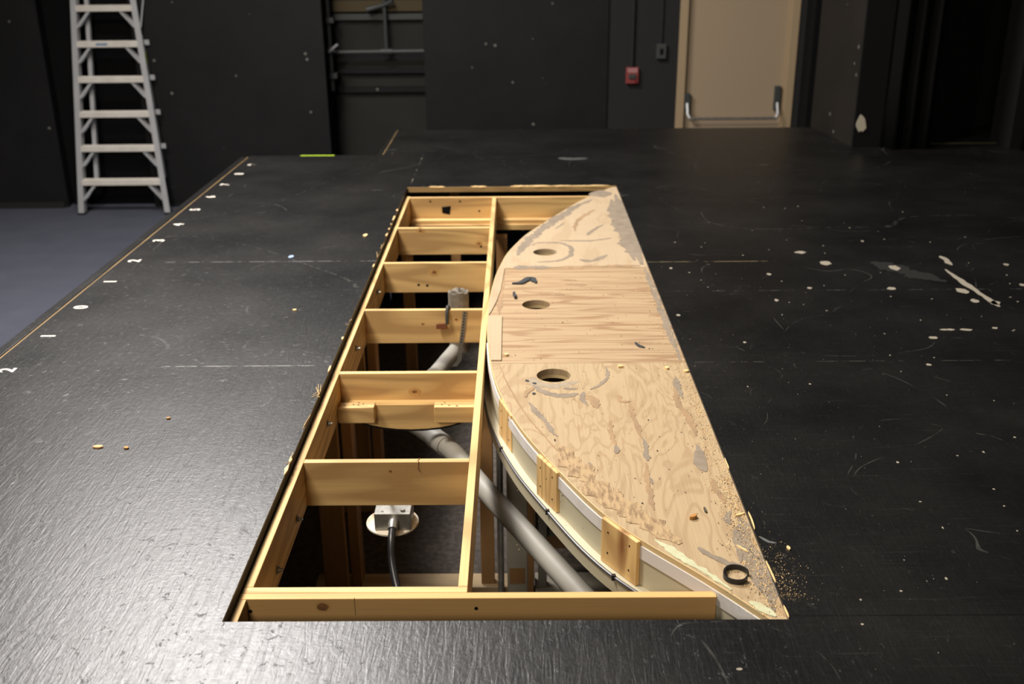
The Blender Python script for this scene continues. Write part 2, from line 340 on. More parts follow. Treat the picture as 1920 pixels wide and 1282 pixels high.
# side wall on the right of the stage and the jamb past the curtain
bm = prism(B(), [(2.214, 7.90), (2.283, 7.107), (2.47, 7.107), (2.47, 7.90)], .0005, 5.2)
o = obj('wall_right', bm, M_sidew); tag(o, kind='structure')
o = obj('wall_right', boxm(2.283, 2.47, 7.085, 7.1068, .0005, 5.2), M_blackmatt); tag(o, kind='structure')
bm = B(); box(bm, 3.31, 7.9, 6.99, 7.3, .0005, 5.2); box(bm, 2.47, 3.4, 7.80, 7.88, .0005, 5.2)
o = obj('wall_right', bm, M_blackmatt); tag(o, kind='structure')
o = obj('wall_right', boxm(8, 8.1, -7, 7, FZ, 5.2), M_wall); tag(o, kind='structure')
o = obj('trim_1', boxm(2.79, 3.31, 7.19, 7.203, .0005, .004), mat('dull_green_threshold', (.05, .05, .02), .7)); tag(o, kind='structure')
obj('wall_back', boxm(-4.30, -3.47, 9.86, 9.90, FZ, 5.2), M_blackmatt)['kind'] = 'structure'  # black sheet: shade of the recess behind the ladder put in as colour
bm = B(); box(bm, -9, -4.33, 9.70, 9.745, FZ, FZ+.055)
o = obj('baseboard_back', bm, mat('dark_base', (.012, .012, .013), .7)); tag(o, kind='structure')
# bare patch where paint came off the column
o = obj('bare_patch', blob(B(), 0, 0, .034, .062, 0, .003, 13, .3), M_bare)
o.data.transform(Matrix.Translation((2.325, 7.0835, .16)) @ Matrix.Rotation(math.radians(90), 4, 'X'))
tag(o, 'pale bare patch where paint has peeled off the corner of the black column', 'paint patch')
# big black painted plywood panels standing against the back wall
def panel(x0, x1, y, lab):
    t = root('wall_panel', ((x0+x1)/2, y+.02, FZ), lab, 'wall panel')
    obj('board', boxm(x0, x1, y, y+.04, FZ+.055, 4.6), M_panel, t, bevel=.002)
    bm = B()
    for x in (x0+.05, (x0+x1)/2, x1-.05): box(bm, x-.03, x+.03, y+.04, 10.32, FZ, 4.5)
    obj('batten', bm, M_blackmatt, t)
    obj('kick_rail', boxm(x0, x1, y+.005, y+.04, FZ, FZ+.055), M_panel, t)
    return t
panel(-8.9, -4.30, YW-.02, 'large black painted board wall panel left of the ladder')
panel(-3.47, -1.745, YW-.02, 'large black painted board wall panel between the ladder and the pipe recess')
panel(-.84, .83, YW-.02, 'large black painted board wall panel between the pipe recess and the fire alarm')
# pipes and timber bands in the recess
t = root('wall_pipe', (-1.3, 10.2, .33), 'grey painted horizontal pipe across the wall recess with an upright branch', 'pipe')
obj('pipe_run', tube(B(), [(-1.95, 10.2, .335), (-.70, 10.2, .342)], .021, 12), M_dgrey, t, smooth=True)
obj('branch', tube(B(), [(-1.235, 10.2, .34), (-1.235, 10.2, 2.6)], .019, 12), M_dgrey, t, smooth=True)
obj('tee_fitting', tube(B(), [(-1.29, 10.2, .34), (-1.18, 10.2, .34)], .029, 12), M_dgrey, t, smooth=True)
obj('valve', tube(B(), [(-1.40, 10.19, .72), (-1.24, 10.19, .76), (-1.15, 10.17, .80)], [.028, .02, .026], 10), M_dgrey, t, smooth=True)
t = root('wall_pipe', (-1.74, 10.0, 0), 'dark upright pipe with clamps in the left corner of the wall recess', 'pipe')
obj('pipe_run', tube(B(), [(-1.745, 10.05, .0), (-1.745, 10.05, 2.6)], .022, 12), M_dgrey, t, smooth=True)
for z in (.12, .36, .62): obj('clamp', boxm(-1.79, -1.69, 10.0, 10.10, z, z+.045), M_dgrey, t)
obj('lever', tube(B(), [(-1.75, 10.0, .36), (-1.66, 9.98, .43)], .012, 8), M_alu, t)
for z0, z1, m_, lab in ((.90, 1.2, M_band, 'upper brown timber beam across the top of the wall recess'), (.70, .80, M_band, 'lower brown timber beam across the wall recess above the horizontal pipe')):
    tag(obj('timber_beam', boxm(-1.90, -.70, 10.25, 10.32, z0, z1), m_, bevel=.003), lab, 'beam')
for z0, z1, lab in ((.625, .68, 'thin dark ledge just under the brown timber beams of the recess'), (.13, .175, 'dark horizontal strip below the pipe in the recess'), (-.05, .00, 'lowest dark horizontal strip in the wall recess')):
    tag(obj('wall_strip', boxm(-1.90, -.70, 10.27, 10.32, z0, z1), M_dgrey if z0 > .5 else M_panel), lab, 'strip')

# ================================================================= door
door = root('door_1', (2.0, YW, FZ), None, None); door['kind'] = 'structure'
bm = B(); box(bm, 1.47, 1.545, YW-.012, YW+.16, FZ, 1.12); box(bm, 2.47, 2.544, YW-.012, YW+.16, FZ, 1.12); box(bm, 1.47, 2.544, YW-.012, YW+.16, 1.08, 1.12)
obj('door_frame', bm, M_frame, door, bevel=.004)
bm = B(); box(bm, 1.545, 1.56, YW+.06, YW+.16, FZ, 1.08); box(bm, 2.452, 2.47, YW+.02, YW+.16, FZ, 1.08)
obj('door_stop', bm, M_frame, door)
obj('door_leaf', boxm(1.545, 2.46, YW+.045, YW+.09, FZ+.01, 1.08), M_door, door, bevel=.003)
pb = root('panic_bar', (1.99-2.0, 0, .8), None, None); pb.parent = door
for k in ('label', 'category'):
    if k in pb: del pb[k]
for x, z0, z1 in ((1.575, -.17, -.01), (2.405, -.17, .05)):
    obj('bar_case', boxm(x-.028, x+.028, YW-.005, YW+.045, z0, z1), M_dgrey, pb, bevel=.006)
    obj('bar_arm', tube(B(), [(x, YW-.005, -.10), (x, YW-.06, -.19), (x+(.02 if x < 2 else -.02), YW-.075, -.225)], .013, 8), M_alu, pb, smooth=True)
obj('push_bar', tube(B(), [(1.59, YW-.075, -.228), (2.39, YW-.075, -.228)], .013, 10), M_steel, pb, smooth=True)

# ================================================================= fire alarm, conduit, switch
t = root('fire_alarm', (1.055, YW, .16), 'red fire alarm pull station on the dark wall left of the tan door', 'fire alarm')
obj('housing', boxm(.998, 1.112, YW-.045, YW, .088, .232), M_red, t, bevel=.006)
obj('lettering_plate', boxm(1.01, 1.10, YW-.049, YW-.045, .187, .226), M_redlabel, t)
obj('pull_handle', boxm(1.022, 1.088, YW-.062, YW-.045, .135, .172), M_dgrey, t, bevel=.003)
obj('reset_lock', tube(B(), [(1.085, YW-.045, .108), (1.085, YW-.055, .108)], .010, 12), mat('deep_red', (.18, .01, .01), .4), t)
tag(obj('conduit', tube(B(), [(1.052, YW-.016, .232), (1.055, YW-.016, 3.0)], .016, 10), M_wall, smooth=True), 'thick dark conduit running up the wall from the fire alarm', 'conduit')
t = root('switch_box', (1.312, YW, .37), 'small dark switch box on the wall between the fire alarm and the tan door', 'switch')
obj('box_body', boxm(1.268, 1.356, YW-.04, YW, .305, .435), M_dgrey, t, bevel=.005)
obj('rocker', boxm(1.298, 1.326, YW-.047, YW-.04, .345, .395), M_blackmatt, t, bevel=.002)
tag(obj('conduit', tube(B(), [(1.312, YW-.011, .435), (1.314, YW-.011, 3.0)], .010, 10), M_wall, smooth=True), 'thin dark conduit running up the wall from the switch box', 'conduit')

# ================================================================= curtains
def curtain(x0, x1, y, lab, folds):
    bm = B(); n = folds*10; rows = []
    for k in range(n+1):
        u = k/n; x = x0+(x1-x0)*u; yy = y + .05*math.cos(u*folds*2*math.pi) + .012*math.sin(u*17)
        rows.append([bm.verts.new((x, yy - .02*(z < .1), z)) for z in (.004, .5, 2.0, 4.5)])
    for a, b in zip(rows, rows[1:]):
        for k in range(3): bm.faces.new((a[k], b[k], b[k+1], a[k+1]))
    o = obj('curtain', bm, M_curtain, smooth=True)
    s = o.modifiers.new('thickness', 'SOLIDIFY'); s.thickness = .004
    return tag(o, lab, 'curtain')
curtain(2.475, 2.80, 7.05, 'black curtain hanging in folds beside the peeling column', 3)
curtain(3.35, 4.7, 6.90, 'black curtain at the far right edge of the stage', 7)
tag(obj('stage_mask', boxm(2.60, 2.70, YW-.3, YW-.02, FZ, 4.5), M_blackmatt), 'narrow black upright flat just right of the tan door', 'flat')

# ================================================================= ladder
def zy(z): return 9.44 + (z-FZ)*.115
L = root('step_ladder', (-3.65, 9.5, FZ), 'silver aluminium step ladder leaning against the black back wall', 'ladder')
zt = 1.75
def lx(side, z):                # centre of a front rail
    a, b = (-4.068, -3.925) if side < 0 else (-3.262, -3.395)
    return a + (b-a)*(z-FZ)/(.86-FZ)
for s_ in (-1, 1):
    bm = B(); x0, x1 = lx(s_, FZ), lx(s_, zt); prof = [(-.026, 0), (.026, 0), (.026, .07), (.019, .07), (.019, .007), (-.026, .007)]
    if s_ > 0: prof = [(-p[0], p[1]) for p in prof]
    lo = [bm.verts.new((x0 - s_*0 + p[0], zy(FZ)+p[1], FZ+.012)) for p in prof]; hi = [bm.verts.new((x1+p[0], zy(zt)+p[1], zt)) for p in prof]
    bm.faces.new(lo[::-1]); bm.faces.new(hi)
    for i in range(6): bm.faces.new((lo[i], lo[(i+1) % 6], hi[(i+1) % 6], hi[i]))
    r = obj('front_rail', bm, M_alu, L)
    obj('rail_foot', boxm(x0-.032, x0+.032, zy(FZ)-.004, zy(FZ)+.078, FZ, FZ+.02), M_black, r)
tz = [-.752+.305*k for k in range(8)]
for z in tz:
    y = zy(z); xl, xr = lx(-1, z)+.02, lx(1, z)-.02
    bm = B(); box(bm, xl, xr, y-.008, y+.085, z+.028, z+.036); box(bm, xl, xr, y-.008, y, z-.012, z+.03); box(bm, xl, xr, y+.077, y+.085, z, z+.03)
    for q in range(5): box(bm, xl+.01, xr-.01, y+.004+q*.015, y+.010+q*.015, z+.036, z+.039)
    obj('tread', bm, M_tread, L, bevel=.002)
    for s_ in (-1, 1):
        xe = xl if s_ < 0 else xr
        for dy in (0, .055):
            a = Vector((xe - s_*.115, y+.008+dy, z-.008)); b = Vector((xe + s_*.005, zy(z-.14)+.006+dy, z-.145))
            d = (b-a).normalized(); n = Vector((0, 1, 0)); u = d.cross(n).normalized()
            bm = B(); vs = []
            for p in (a, b):
                for q, r_ in ((-1, -1), (1, -1), (1, 1), (-1, 1)): vs.append(bm.verts.new(p + u*q*.011 + n*r_*.004))
            for f in ((0,1,2,3),(7,6,5,4),(0,4,5,1),(1,5,6,2),(2,6,7,3),(3,7,4,0)): bm.faces.new([vs[i] for i in f])
            obj('tread_brace', bm, M_alu, L)
def ry(z): return zy(z)+.115
for s_, xa, xb in ((-1, -3.93, -3.845), (1, -3.305, -3.412)):
    bm = B(); z0 = -.72
    vs = []
    for z, x in ((z0, xa), (zt, xa+(xb-xa)*(zt-z0)/(.86-z0))):
        for dx, dy in ((-.018, 0), (.018, 0), (.018, .04), (-.018, .04)): vs.append(bm.verts.new((x+dx, ry(z)+dy-.02, z)))
    for f in ((0,1,2,3),(7,6,5,4),(0,4,5,1),(1,5,6,2),(2,6,7,3),(3,7,4,0)): bm.faces.new([vs[i] for i in f])
    obj('rear_leg', bm, M_alu, L)
for z in [q+.02 for q in tz[1:]]:
    xl = -3.93+.085*(z+.72)/1.58; xr = -3.262-.11*(z+.72)/1.58
    obj('rear_bar', boxm(xr-.03, xr+.032, ry(z)-.028, ry(z)-.018, z-.022, z+.022), M_alu, L)
    obj('rear_bar', boxm(xl-.025, xl+.04, ry(z)-.028, ry(z)-.018, z-.015, z+.015), M_alu, L)
obj('spreader_bar', tube(B(), [(-3.36, zy(.5)+.05, .62), (-3.27, ry(.8), 1.15)], .008, 6), M_alu, L)
obj('green_label', boxm(lx(1, .36)+.0262, lx(1, .36)+.0275, zy(.36)+.005, zy(.36)+.05, .30, .42), mat('lime_label', (.25, .32, .06), .5), L)
obj('blue_label', boxm(-3.76, -3.66, zy(.468)-.0095, zy(.468)-.008, .472, .492), mat('blue_label_print', (.18, .28, .42), .5), L)
obj('top_cap', boxm(-3.98, -3.30, zy(zt)-.02, zy(zt)+.16, zt, zt+.05), M_alu, L, bevel=.01)

# ================================================================= stage
st = root('stage_platform', (0, 3, 0), 'black painted stage platform with a rectangular opening cut in its deck', 'stage')
def ledge_x(y): return -1.793 - .0076*(6.93-y)
bm = B()
XS = [None, -.90, -.643, .578, 2.214, 7.9]; YS = [-1.5, 1.862, 5.985, 6.945, 7.885]
def vx(i, y): return ledge_x(y) if i == 0 else (XS[i] + (.045*(y-5.985)/1.0 if i == 1 and y > 6.9 and False else 0))
grid = {}
def gv(i, j):
    if (i, j) not in grid: grid[i, j] = bm.verts.new((vx(i, YS[j]), YS[j], 0))
    return grid[i, j]
for i in range(5):
    for j in range(4):
        if i == 2 and j == 1: continue
        if j == 3 and (i == 0): continue
        bm.faces.new((gv(i, j), gv(i+1, j), gv(i+1, j+1), gv(i, j+1)))
for f in list(bm.faces):  # the hole cell spans column 2 only
    pass
r = bmesh.ops.extrude_face_region(bm, geom=bm.faces[:])
for v in [g for g in r['geom'] if isinstance(g, bmesh.types.BMVert)]: v.co.z = -.006
obj('hardboard_skin', bm, M_deck, st)
bm = B(); grid = {}
YS[-1] = 7.885
def vx(i, y): return ledge_x(y)+.003 if i == 0 else XS[i]
for i in range(5):
    for j in range(4):
        if i == 2 and j == 1: continue
        if j == 3 and i == 0: continue
        bm.faces.new((gv(i, j), gv(i+1, j), gv(i+1, j+1), gv(i, j+1)))
r = bmesh.ops.extrude_face_region(bm, geom=bm.faces[:])
for v in bm.verts: v.co.z = -.0062
for v in [g for g in r['geom'] if isinstance(g, bmesh.types.BMVert)]: v.co.z = -.030
obj('subfloor', bm, M_deckedge, st)
bm = boxm(-.643, .578, 5.980, 5.9848, -.030, -.0015); obj('cut_edge', bm, M_rawedge, st, 'bare sawn wood edge at the far side of the opening')
bm = B()
for k in range(30):     # bare fibres torn up along the saw cuts
    if k < 17: x = random.uniform(-.62, .50); y = 5.986; a, b_ = random.uniform(.02, .07), .010
    else: x = -.645; y = random.uniform(2.1, 5.9); a, b_ = .004, random.uniform(.008, .03)
    blob(bm, x, y, a, b_, -.004, random.uniform(.0006, .003), 7, .45)
for k in range(9): tube(bm, [(-.643, 3.06+random.uniform(-.03, .03), .0), (-.643+random.uniform(-.025, .012), 3.06+random.uniform(-.06, .05), random.uniform(.003, .012))], .0009, 4)
for y in (2.85, 2.6, 4.75, 4.62, 3.72):
    for k in range(3): tube(bm, [(-.643, y+random.uniform(-.05, .05), .0), (-.643+random.uniform(-.012, .006), y+random.uniform(-.06, .05), random.uniform(.001, .006))], .0008, 4)
obj('torn_fibres', bm, M_chip, st, kind='stuff')
# left edge: bare edge line, gap and outer trim board
def skew(bm):
    for v in bm.verts: v.co.x += -.0076*(6.93-v.co.y)
    return bm
obj('bare_edge_strip', skew(boxm(-1.7995, -1.7932, -1.5, 6.90, -.03, .0006)), M_rawedge_y, st, 'thin bare wood line along the left stage edge')
obj('edge_trim', skew(boxm(-1.852, -1.812, -1.5, 6.94, -.12, -.004)), M_deck, st, bevel=.004)
obj('light_stop_skirt', skew(boxm(-1.848, -1.835, -1.5, 6.94, FZ, -.12)), M_panel, st)  # added board that keeps lamp light out from under the stage
bm = B(); box(bm, -1.82, -.90, 6.925, 6.94, FZ, -.031); box(bm, -.895, -.88, 6.94, 7.87, FZ, -.031); box(bm, -.88, 7.8, 7.868, 7.883, FZ, -.031)
obj('light_stop_skirt', bm, M_panel, st)  # back edges closed by added boards too, blocking light under the deck
obj('edge_trim', boxm(-.942, -.903, 6.946, 7.885, -.12, -.003), M_deck, st, bevel=.004)
obj('bare_edge_strip', boxm(-.903, -.8975, 6.95, 7.885, -.03, .0006), M_rawedge_y, st, 'thin bare wood line along the far stage edge')
# white numbers along the left edge, reading towards the house
def number(txt, x, y):
    cu = bpy.data.curves.new('number', 'FONT'); cu.body = txt; cu.size = .074; cu.extrude = .0003; cu.offset = .0022
    cu.align_x = 'CENTER'; cu.align_y = 'CENTER'
    tmp = bpy.data.objects.new('tmp', cu); C.objects.link(tmp)
    me = bpy.data.meshes.new_from_object(tmp.evaluated_get(bpy.context.evaluated_depsgraph_get())); bpy.data.objects.remove(tmp)
    me.transform(Matrix.Translation((x, y-3, .0005)) @ Matrix.Rotation(math.radians(90), 4, 'Z'))
    me.materials.clear(); me.materials.append(M_paint)
    o = bpy.data.objects.new('painted_number', me); C.objects.link(o); o.parent = st
    o['label'] = 'white painted number ' + txt; return o
for txt, x, y in (('9', -1.709, 6.651), ('8', -1.725, 6.38), ('7', -1.735, 6.086), ('6', -1.737, 5.777), ('5', -1.740, 5.484), ('4', -1.738, 5.174), ('3', -1.742, 4.876), ('2', -1.746, 4.54), ('1', -1.746, 4.236), ('0', -1.744, 3.908), ('1', -1.741, 3.589), ('2', -1.746, 3.265)):
    number(txt, x, y)
for x, y, w, h in CHIPS:
    if x > .65 and (w > .03 or h > .045): obj('bare_scuff', blob(B(), x, y, w*.5, h*.42, .0002, .0009, 12, .22), M_scuff, st)
bm = B()
for x, y, w, h in CHIPS:
    if not (x > .65 and (w > .03 or h > .045)): blob(bm, x, y, w*.5, h*.4, .0002, .0012, 9, .25)
for k in range(110): blob(bm, random.uniform(.65, 3.0), random.uniform(1.2, 5.5), random.uniform(.0015, .0045), random.uniform(.002, .006), .0002, .001, 6, .3)
obj('paint_speck', bm, M_scuff, st, kind='stuff')
for p, w in LINES: obj('scratch_mark', ribbon(p, w, .0002, .0009, .45, .02), M_scuff if w > .01 else M_smear, st)
obj('grey_smear', ribbon([(1.58, 4.45), (1.66, 4.33), (1.72, 4.24), (1.80, 4.16)], .10, .0001, .0004, .5, .012), mat('thin_smear', (.020, .0195, .019), .45), st)
obj('grey_smear', ribbon([(.27, 6.80), (.36, 6.76), (.46, 6.78)], .07, .0001, .0004, .3, .03), mat('thin_smear_far', (.07, .07, .07), .5), st)

# ================================================================= timber platform frames inside the opening
ZT, ZB = -.0305, -.172
def bolt(parent, x, y, z, nx=1):
    bm = tube(B(), [(x, y, z), (x+nx*.003, y, z)], .012, 14); tube(bm, [(x+nx*.003, y, z), (x+nx*.009, y, z)], .0075, 6); tube(bm, [(x+nx*.009, y, z), (x+nx*.017, y, z)], .004, 8)
    return obj('bolt', bm, M_bolt, parent)
fr = root('platform_frame', (-.37, 3.9, ZB), 'long pine ladder frame with six cross joists lying in the stage opening', 'timber frame')
r = obj('side_rail', boxm(-.640, -.618, 2.034, 5.878, ZB, ZT), M_py, fr, bevel=.0015)
for y, z in ((2.245, -.125), (3.02, -.09), (3.66, -.085), (4.31, -.08), (2.50, -.13)): bolt(r, -.618, y, z)
obj('centre_rail', boxm(-.143, -.121, 2.034, 5.842, ZB, ZT), M_py, fr, bevel=.0015)
obj('end_board', boxm(-.618, .45, 5.842, 5.866, ZB, ZT), M_px, fr, bevel=.0015)
obj('end_board', boxm(-.640, -.121, 2.010, 2.033, ZB, ZT), M_px, fr, bevel=.0015)
JY = [5.205, 4.595, 3.953, 3.31, 2.664]
for k, y in enumerate(JY):
    obj('cross_joist', boxm(-.6178, -.1432, y-.022, y, ZB, ZT), M_px, fr, bevel=.0015)
bm = B()
for x, y, z in ((-.50, 5.8418, -.052), (-.33, 5.8418, -.052), (-.42, 5.8418, -.10), (-.22, 5.8418, -.11), (-.46, 4.573, -.135), (-.42, 4.573, -.138), (-.19, 5.183, -.13)):
    tube(bm, [(x, y, z), (x, y-.001, z)], .006, 8)
obj('nail_hole', bm, M_blackmatt, fr, kind='stuff')
obj('knife_notch', prism(B(), [(0, 0), (.052, .006), (.046, -.045), (.002, -.036)], 0, .0015), M_blackmatt, fr)
o = C.objects[-1] if False else [q for q in C.objects if q.name == 'knife_notch'][0]
o.data.transform(Matrix.Translation((.37, -3.9, .172)) @ Matrix.Translation((-.435, 5.8416, -.085)) @ Matrix.Rotation(math.radians(90), 4, 'X') @ Matrix.Translation((.37-.37, 0, 0)) @ Matrix.Translation((-.37, 3.9, -.172)))
f2 = root('platform_frame', (-.1, 1.95, ZB), 'near pine frame with long header board across the front of the opening', 'timber frame')
hd = obj('header_board', boxm(-.643, .447, 1.986, 2.0088, ZB, ZT+.0004), M_header, f2, bevel=.0015)
bm = B()
for x, z in ((-.617, -.063), (-.10, -.058), (-.11, -.115), (.40, -.115)): tube(bm, [(x, 1.9862, z), (x, 1.985, z)], .0045, 8)
obj('screw_head', bm, M_blackmatt, hd, kind='stuff')
obj('side_rail', boxm(-.645, -.623, 1.30, 1.9858, ZB, ZT), M_py, f2, bevel=.0015)
bm = B(); tube(bm, [(-.287, 2.6418, -.0302), (-.290, 2.6418, -.05), (-.284, 2.6418, -.062)], .0016, 5); tube(bm, [(-.285, 2.6636, -.0300), (-.291, 2.652, -.0300), (-.287, 2.642, -.0300)], .0014, 5)
obj('split_crack', bm, M_knot, js[4] if 'js' in dir() else fr)
obj('saw_crack', boxm(-.3775, -.3765, 1.9856, 1.99, -.075, ZT+.0008), M_blackmatt, hd)
# ledger under the far end board, cleats on the fifth joist
lg = root('ledger', (-.1, 5.8, -.2), 'pine ledger board fixed low along the far end of the opening', 'ledger')
obj('board', boxm(-.617, .20, 5.775, 5.841, -.205, -.173), M_px, lg, bevel=.002)
bm = B(); box(bm, -.617, -.1435, 5.79, 5.8412, -.172, -.150); box(bm, -.1205, .20, 5.79, 5.8412, -.172, -.150); obj('top_strip', bm, M_px, lg, bevel=.002)
cb = root('curved_cleat_beam', (-.37, 3.25, -.2), 'curved pine cleat with two square blocks fixed in front of the fourth joist', 'cleat')
pts = [(-.60, -.130), (-.145, -.130), (-.145, -.185)] + [(-.37+.20*math.cos(a)*1.0, -.165-.058*math.sin(a)) for a in [math.pi*k/12 for k in range(0, 13)]] + [(-.60, -.185)]
bm = B(); lo = [bm.verts.new((p[0], 3.2875, p[1])) for p in pts]; hi = [bm.verts.new((p[0], 3.245, p[1])) for p in pts]
bm.faces.new(lo); bm.faces.new(hi[::-1])
for i in range(len(pts)): bm.faces.new((lo[i], lo[(i+1) % len(pts)], hi[(i+1) % len(pts)], hi[i]))
obj('curved_board', bm, M_px, cb)
cp = [( -.37+.204*math.cos(a), 3.262, -.167-.060*math.sin(a)) for a in [math.pi*(.08+.84*k/12) for k in range(13)]]
bm = B()
for a, b_ in zip(cp, cp[1:]):
    vs = [bm.verts.new((p[0], y, p[2]+dz)) for p in (a, b_) for y, dz in ((3.247, 0), (3.247, -.004), (3.29, -.004), (3.29, 0))]
    for f in ((0,1,5,4),(1,2,6,5),(2,3,7,6),(3,0,4,7)): bm.faces.new([vs[i] for i in f])
obj('rubber_edging', bm, M_black, cb)
for x0, x1 in ((-.6175, -.492), (-.288, -.1435)):
    b_ = obj('cleat_block', boxm(x0, x1, 3.20, 3.2444, -.178, -.118), M_px, cb, bevel=.003)
    bm = B()
    for q in range(5): blob(bm, random.uniform(x0+.02, x1-.02), random.uniform(3.207, 3.238), .004, .0025, -.118, -.1174, 7)
    obj('nail_hole', bm, M_blackmatt, b_, kind='stuff')
# understage posts, beams and plates
def post(x0, x1, y0, y1, lab, ztop=ZB-.001, m_=None, zb=FZ+.042):
    return tag(obj('stage_post', boxm(x0, x1, y0, y1, zb, ztop), m_ or M_post, bevel=.003), lab, 'post')
post(-.745, -.657, 3.36, 3.398, 'brown upright timber post standing left of the round floor box', -.032)
post(-.652, -.614, 3.42, 3.508, 'edge-lit timber post standing just left of the round floor box', -.175)
post(-.150, -.098, 3.44, 3.478, 'brown timber post standing under the centre rail', -.215)
post(-.745, -.657, 4.08, 4.118, 'brown timber post deep under the stage below the fourth bay', -.032)
post(-.652, -.614, 4.14, 4.228, 'edge-lit timber post deep under the stage below the fourth bay', -.175)
post(-.62, -.56, 5.30, 5.338, 'timber post in the dark under the second far joist', -.175)
post(-.12, -.06, 5.62, 5.70, 'timber post under the far end of the centre rail', -.206)
post(-.42, -.36, 6.3, 6.34, 'faint timber post far back under the stage', -.032)
tag(obj('floor_plate', boxm(-.80, .02, 3.42, 3.515, FZ+.0042, FZ+.0418), M_plate, bevel=.003), 'pale timber plate lying on the floor under the nearest bays', 'timber plate')
tag(obj('floor_plate', boxm(-.80, -.5, 4.05, 4.235, FZ+.0042, FZ+.0418), M_plate, bevel=.003), 'timber plate on the floor deep under the stage', 'timber plate')
tag(obj('cross_beam', boxm(-.80, -.02, 3.52, 3.558, -.262, -.176), M_post, bevel=.003), 'dark timber beam running under the fourth joist', 'beam')
for x, y in ((-.30, 3.0), (-.19, 3.25), (-.47, 3.12), (-.42, 3.30), (-.20, 3.9)):
    tag(obj('wood_scrap', blob(B(), x*1.3, y+.25, .010, .012, FZ+.0045, FZ+.010, 6), M_chip), 'small pale wood scrap on the dark underfloor carpet', 'wood chip', 'wood scraps under the stage')

# ================================================================= curved plywood bench top
CUR = [(.581, 6.02), (.372, 5.7), (.195, 5.316), (.038, 4.957), (-.051, 4.638), (-.095, 4.315), (-.117, 3.964), (-.115, 3.631), (-.101, 3.368), (-.074, 3.136), (-.029, 2.93), (.027, 2.746), (.099, 2.573), (.171, 2.401), (.225, 2.293), (.28, 2.21), (.38, 2.094), (.461, 1.992), (.545, 1.868)]
_y = np.array([c[1] for c in CUR][::-1]); _x = np.array([c[0] for c in CUR][::-1])
_g = np.arange(1.3, 6.6, .01)
_v = np.interp(_g, _y, _x); _v[_g < 1.868] = .545 + (1.868-_g[_g < 1.868])*.72; _v[_g > 6.02] = .581 + (_g[_g > 6.02]-6.02)*.65
_k = np.exp(-.5*(np.arange(-20, 21)*.01/.06)**2); _k /= _k.sum(); _s = np.convolve(_v, _k, 'same'); _s[:22] = _v[:22]; _s[-22:] = _v[-22:]
def lensx(y): return float(np.interp(y, _g, _s))
def nrm(y):                     # outward normal, pointing away from the plywood
    d = (lensx(y+.02)-lensx(y-.02))/.04
    n = Vector((-1, d, 0)); return n.normalized()
def off(y, r): n = nrm(y); return (lensx(y)+n.x*r, y+n.y*r)
ZL = -.0065
bt = root('curved_plywood_top', (.3, 3.9, -.03), 'half-moon plywood top with three round holes beside the joist frame', 'plywood platform')
def outline(y0, y1, xr=.5775, n=40, inset=0.):
    ys = [y0+(y1-y0)*k/n for k in range(n+1)]
    return [(min(lensx(y)+inset, xr-.002), y) for y in ys] + [(xr, y1), (xr, y0)]
def circ(x, y, r, n=40): return [(x+r*math.cos(2*math.pi*k/n), y+r*math.sin(2*math.pi*k/n)) for k in range(n)]
YA, YB = 4.412, 3.315
secs = [(YA+.0015, 5.978, M_plyf, [(.127, 4.657, .055)], 'pale worn far section of the plywood'), (YB+.001, YA-.0015, M_plym, [(.072, 3.923, .056)], 'middle section with straight cross grain'), (1.8635, YB-.001, M_plyn, [(.118, 3.208, .057)], 'near section with wavy grain')]
sheets = []
for y0, y1, m_, hs, lab in secs:
    bm = plate(outline(y0, y1), [circ(*h) for h in hs], ZL-.022, ZL)
    s_ = obj('plywood_sheet', bm, m_, bt, lab); sheets.append(s_)
    for hx, hy, hr in hs:
        bm = B(); a = [bm.verts.new((p[0], p[1], ZL-.0015)) for p in circ(hx, hy, hr+.0002)]; b_ = [bm.verts.new((p[0], p[1], ZL-.034)) for p in circ(hx, hy, hr+.0002)]
        c_ = [bm.verts.new((p[0], p[1], ZL-.034)) for p in circ(hx, hy, hr+.02)]
        for k in range(40): bm.faces.new((a[k], b_[k], b_[(k+1) % 40], a[(k+1) % 40])); bm.faces.new((b_[k], c_[k], c_[(k+1) % 40], b_[(k+1) % 40]))
        obj('hole_rim', bm, M_plye, s_, 'pale sawn wall of the round hole', smooth=True)
# thin slivers of a second sheet along the curved edge
bm = prism(B(), [(lensx(y)+.002, y) for y in [3.335+.03*k for k in range(16)]] + [(-.062, 3.785), (-.060, 3.335)], ZL+.0003, ZL+.005)
obj('edge_sliver', bm, M_plyf, bt, 'narrow pale strip laid on the curved edge')
bm = prism(B(), [(lensx(y)+.002, y) for y in [3.80+.03*k for k in range(21)]] + [(-.058, 4.40), (-.072, 4.1), (-.088, 3.95), (-.106, 3.84)], ZL+.0003, ZL+.004)
obj('edge_sliver', bm, M_plyf, bt, 'narrow pale strip tapering along the curved edge')
mk = {'g': M_glue, 'b': M_torn, 't': M_rough, 'c': M_cpaint}; nm = {'g': 'glue_residue', 'b': 'torn_veneer', 't': 'splintered_veneer', 'c': 'cream_paint_patch'}
for i, (p, w, k) in enumerate(GLUE):
    if k == 't': w *= 1.45
    if i == 0: p = [(q[0]+.022, q[1]-.015) for q in p]; w = .036
    yy = sum(q[1] for q in p)/len(p); s_ = sheets[0] if yy > YA else sheets[1] if yy > YB else sheets[2]
    obj(nm[k], ribbon(p, w*1.25, ZL+.0001, ZL+.0005+i*.00003, .5, .006 if w < .02 else .010), mk[k], s_)
obj('glue_residue', ribbon([(.045, 3.19), (.06, 3.14), (.11, 3.118), (.165, 3.135), (.20, 3.16)], .035, ZL+.00008, ZL+.0004, .5, .006), M_glue2, sheets[2])
